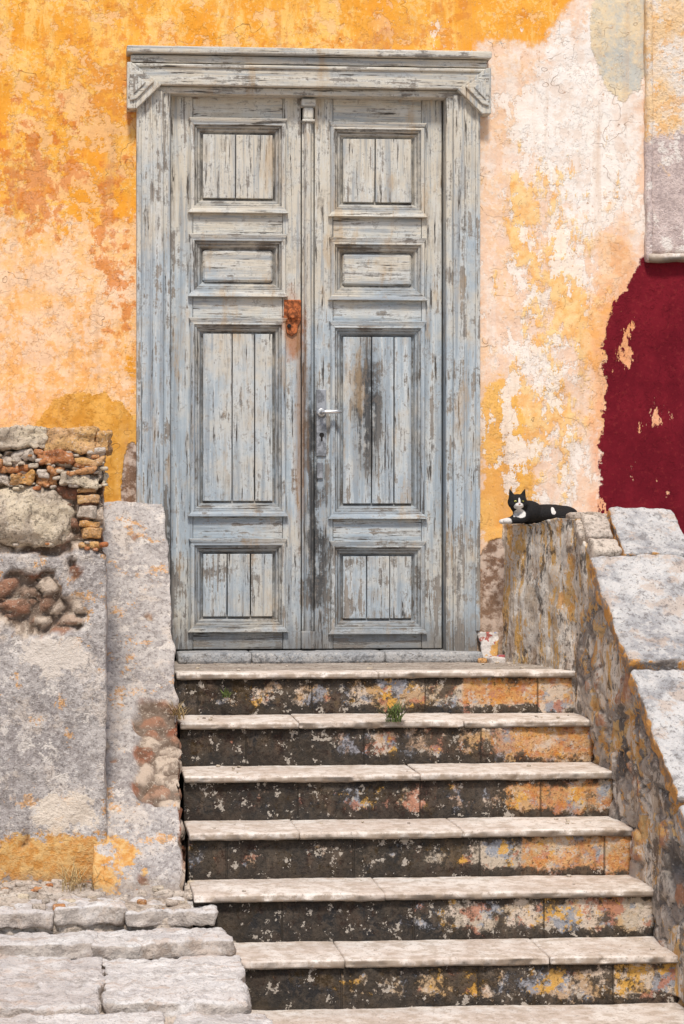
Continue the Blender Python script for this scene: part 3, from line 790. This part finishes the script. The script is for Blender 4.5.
row(-2.03, -1.79, .352, .595, [.36, .27, .35, .30, .4, .5], M_PAVE, .01, .034)
row(-2.26, -2.02, .275, .625, [.52, .40, .5, .5], M_PAVE, .01, .03)
row(-2.99, -2.25, .222, .635, [.50, .46, .6, .5], M_PAVE, .009, .034)
row(-3.72, -2.995, .200, .66, [.32, .42, .46, .6, .4], M_PAVE, .009, .03)
row(-4.4, -3.73, .175, .66, [.52, .42, .46, .6], M_PAVE, .01, .02)
for i in range(110):
    x = random.uniform(-.35, .50); y = random.choice([random.uniform(-1.75, -1.60), random.uniform(-2.03, -1.6)]); s = random.uniform(.008, .035)
    zt = .376 if y > -1.80 else .352
    stone('rubble_chip', x, x + s * 1.5, y, y + s, zt - .008, zt + s * .5, random.choice([M_PAVE2, M_BOULDER, M_PAVE2, M_PAVE2, M_BRICK]), terr, .006, .008, .008)

deb = empty('rubble_debris', (1.4, -1.4, 0))
for i in range(80):
    k = random.choice([0, 0, 1, 2, 3, 4, 5]); e = -.75 - T * k; z = LZ - RS * k
    x = random.choice([random.uniform(.56, .75), random.uniform(2.0, 2.27), random.uniform(.6, 2.25)])
    y = e + random.uniform(.06, .30) if k else random.uniform(-.6, -.2); s = random.uniform(.004, .013)
    if k == 0: x = min(x, 2.12)
    zz = z if k else 1.152
    stone('chip', x, x + s * 1.5, y, y + s, zz - .001, zz + s * .7, random.choice([M_PAVE2, M_BOULDER]), deb, .004, .002, .006)
pf = empty('painted_plaster_fragment', (2.09, -.08, 1.15))
RL = Matrix.Rotation(-.15, 3, 'X')
stone('large_piece', 2.035, 2.125, -.075, -.035, 1.148, 1.30, M_SPL, pf, .006, .022, .01, freq=9, rot=RL)
stone('small_piece', 2.06, 2.14, -.16, -.09, 1.148, 1.185, M_SPL, pf, .006, .02, .01, freq=9)
stone('crumb', 2.00, 2.045, -.18, -.14, 1.150, 1.175, M_BRICK2, pf, .01, .01, .008)

# ------------------------------------------------------------------ weeds
def weed(name, loc, n, h, mat, spread=.03, lean=.5, w=.004):
    v = []; f = []
    for i in range(n):
        a = random.uniform(0, 6.283); l = h * random.uniform(.5, 1.1); b = Vector(loc) + Vector((random.uniform(-spread, spread), random.uniform(-spread, spread) * .5, 0))
        d = Vector((math.cos(a), math.sin(a), 0)); sd = Vector((-d.y, d.x, 0)) * w * random.uniform(.7, 1.4); le = lean * random.uniform(.3, 1.2)
        for t, ww in ((0, .5), (.35, 1), (.7, .8), (1, .05)):
            p = b + d * l * le * t * t + Vector((0, 0, l * (t - .3 * le * t * t)))
            v += [tuple(p - sd * ww), tuple(p + sd * ww)]
        base = len(v) - 8
        for s in range(3): f.append((base + 2 * s, base + 2 * s + 1, base + 2 * s + 3, base + 2 * s + 2))
    mkobj(name, v, f, mat)
weed('weed_plant', (1.43, -1.07, .964), 60, .105, M_GRASS, .035, 1.0, .003)
weed('weed_plant.001', (.72, -.80, 1.05), 16, .05, M_GRASS, .02, .9, .003)
weed('dry_grass', (.08, -1.72, .37), 90, .14, M_DRY, .09, 1.0, .0016)
weed('dry_grass.001', (.49, -1.06, .98), 60, .10, M_DRY, .03, 1.1, .0016)
weed('dry_grass.002', (2.2, -.28, 1.153), 20, .06, M_DRY, .05, 1.0, .0014)

# ------------------------------------------------------------------ cat
CX, CY, CZ = 2.285, -.20, 1.828
S = 1.16
def mat_cat():
    m = Mat('cat_fur', .8, .2)
    def bl(x, y, z, rx, ry, rz): return m.blob(CX + x * S, CZ + z * S, rx * S, rz * S, CY + y * S, ry * S)
    f = m.noise(160, 3, .6); g = m.noise(30, 4, .6)
    k = bl(-.095, -.080, .070, .022, .036, .018)
    k = m.mx(k, bl(-.094, -.085, .092, .005, .03, .022))
    k = m.mx(k, bl(-.090, -.055, .038, .026, .045, .026))
    k = m.mx(k, bl(-.155, -.07, .010, .032, .05, .020))
    k = m.mx(k, bl(.055, -.05, .055, .009, .05, .018))
    w = m.ss(k + (g - .5) * .5, .0, .12)
    blk = m.mix(f, (.006, .006, .007), (.022, .020, .019)); wh = m.mix(f, (.56, .52, .48), (.76, .73, .69))
    m.bump(f + g * .5, .8, .005)
    return m.color(m.mix(w, blk, wh))
def ell(bm, c, r, rz=0, ry=0):
    M = Matrix.Translation(Vector(c)) @ Matrix.Rotation(rz, 4, 'Z') @ Matrix.Rotation(ry, 4, 'Y') @ Matrix.Diagonal((*r, 1))
    bmesh.ops.create_icosphere(bm, subdivisions=3, radius=1, matrix=M)
def limb(bm, pts, rr):
    for (a, ra), (b, rb) in zip(list(zip(pts, rr))[:-1], list(zip(pts, rr))[1:]):
        a = Vector(a); b = Vector(b); n = max(2, int((b - a).length / .008))
        for i in range(n + 1):
            t = i / n; q = a.lerp(b, t); r = ra + (rb - ra) * t; ell(bm, q, (r, r, r))
bm = bmesh.new()
ell(bm, (.045, .015, .040), (.130, .062, .042))
ell(bm, (-.040, .0, .048), (.064, .055, .050))
ell(bm, (.110, .0, .036), (.062, .066, .040))
ell(bm, (.095, -.045, .030), (.048, .028, .031))
limb(bm, [(.09, -.07, .014), (.14, -.085, .012)], [.015, .011])
limb(bm, [(-.055, -.005, .055), (-.09, -.03, .078)], [.044, .034])
ell(bm, (-.094, -.038, .090), (.041, .038, .034))
ell(bm, (-.114, -.050, .080), (.020, .022, .018)); ell(bm, (-.074, -.050, .080), (.020, .022, .018))
ell(bm, (-.102, -.074, .076), (.011, .012, .010)); ell(bm, (-.089, -.074, .076), (.011, .012, .010))
ell(bm, (-.095, -.070, .086), (.007, .014, .009)); ell(bm, (-.095, -.068, .066), (.011, .010, .008))
for s in (-1, 1):
    cxx = -.094 + s * .026
    M = Matrix.Translation((cxx, -.036, .124)) @ Matrix.Rotation(s * .28, 4, 'Y') @ Matrix.Diagonal((1, .5, 1, 1))
    bmesh.ops.create_cone(bm, cap_ends=True, segments=14, radius1=.019, radius2=.0015, depth=.046, matrix=M)
limb(bm, [(-.06, -.03, .035), (-.085, -.075, .016), (-.140, -.085, .012)], [.026, .017, .013]); ell(bm, (-.148, -.086, .011), (.018, .013, .011))
limb(bm, [(-.08, -.01, .03), (-.12, -.045, .014), (-.150, -.050, .011)], [.024, .016, .012]); ell(bm, (-.158, -.051, .009), (.017, .013, .011))
limb(bm, [(.150, .03, .022), (.170, .0, .014), (.170, -.045, .011), (.14, -.085, .009), (.10, -.105, .008)], [.015, .012, .011, .010, .008])
bmesh.ops.scale(bm, vec=(S, S, S), verts=bm.verts)
me = bpy.data.meshes.new('cat'); bm.to_mesh(me); bm.free(); me.materials.append(mat_cat())
cat = bpy.data.objects.new('cat', me); cat.location = (CX, CY, CZ); COL.objects.link(cat)
r = cat.modifiers.new('remesh', 'REMESH'); r.mode = 'VOXEL'; r.voxel_size = .0028; r.use_smooth_shade = True
s_ = cat.modifiers.new('smooth', 'SMOOTH'); s_.factor = .5; s_.iterations = 5
M_EYE = simple('cat_eye', (.45, .42, .08), .15); M_NOSE = simple('cat_nose', (.55, .25, .22), .5)
def small(name, c, rad, mat):
    b = bmesh.new(); ell(b, (0, 0, 0), [q * S for q in rad]); me = bpy.data.meshes.new(name); b.to_mesh(me); b.free(); me.materials.append(mat)
    for p in me.polygons: p.use_smooth = True
    o = bpy.data.objects.new(name, me); o.location = Vector(c) * S; o.parent = cat; COL.objects.link(o)
small('eye_1', (-.109, -.0705, .093), (.0062, .004, .0038), M_EYE); small('eye_2', (-.080, -.0705, .093), (.0062, .004, .0038), M_EYE)
small('pupil_1', (-.109, -.0742, .093), (.0016, .0012, .0030), M_DARK); small('pupil_2', (-.080, -.0742, .093), (.0016, .0012, .0030), M_DARK)
small('nose', (-.0955, -.0845, .0815), (.0042, .003, .003), M_NOSE)

# ------------------------------------------------------------------ light & camera
w = bpy.data.worlds.new('World'); sc.world = w; w.use_nodes = True
nt = w.node_tree; bg = nt.nodes['Background']; sky = nt.nodes.new('ShaderNodeTexSky'); sky.sky_type = 'NISHITA'; sky.sun_disc = False
EL, RO = math.radians(56), math.radians(186)
sky.sun_elevation = EL; sky.sun_rotation = RO; sky.air_density = 1.0; sky.dust_density = 2.0
nt.links.new(sky.outputs[0], bg.inputs[0]); bg.inputs[1].default_value = .13
sd = bpy.data.lights.new('sun', 'SUN'); sd.energy = 3.4; sd.angle = math.radians(8); sd.color = (1, .945, .87)
so = bpy.data.objects.new('sun', sd); COL.objects.link(so)
dirv = Vector((math.sin(RO) * math.cos(EL), math.cos(RO) * math.cos(EL), math.sin(EL)))
so.rotation_euler = dirv.to_track_quat('Z', 'Y').to_euler(); so.location = dirv * 20

cd = bpy.data.cameras.new('camera'); co = bpy.data.objects.new('camera', cd); COL.objects.link(co)
co.location = (0, -9.5, 1.846); co.rotation_euler = (math.radians(90), 0, math.radians(-4))
cd.sensor_width = 36; cd.lens = 68.45; cd.shift_x = .1377; cd.shift_y = .0078; cd.clip_end = 500
sc.camera = co
sc.view_settings.view_transform = 'Standard'; sc.view_settings.look = 'None'; sc.view_settings.exposure = 0
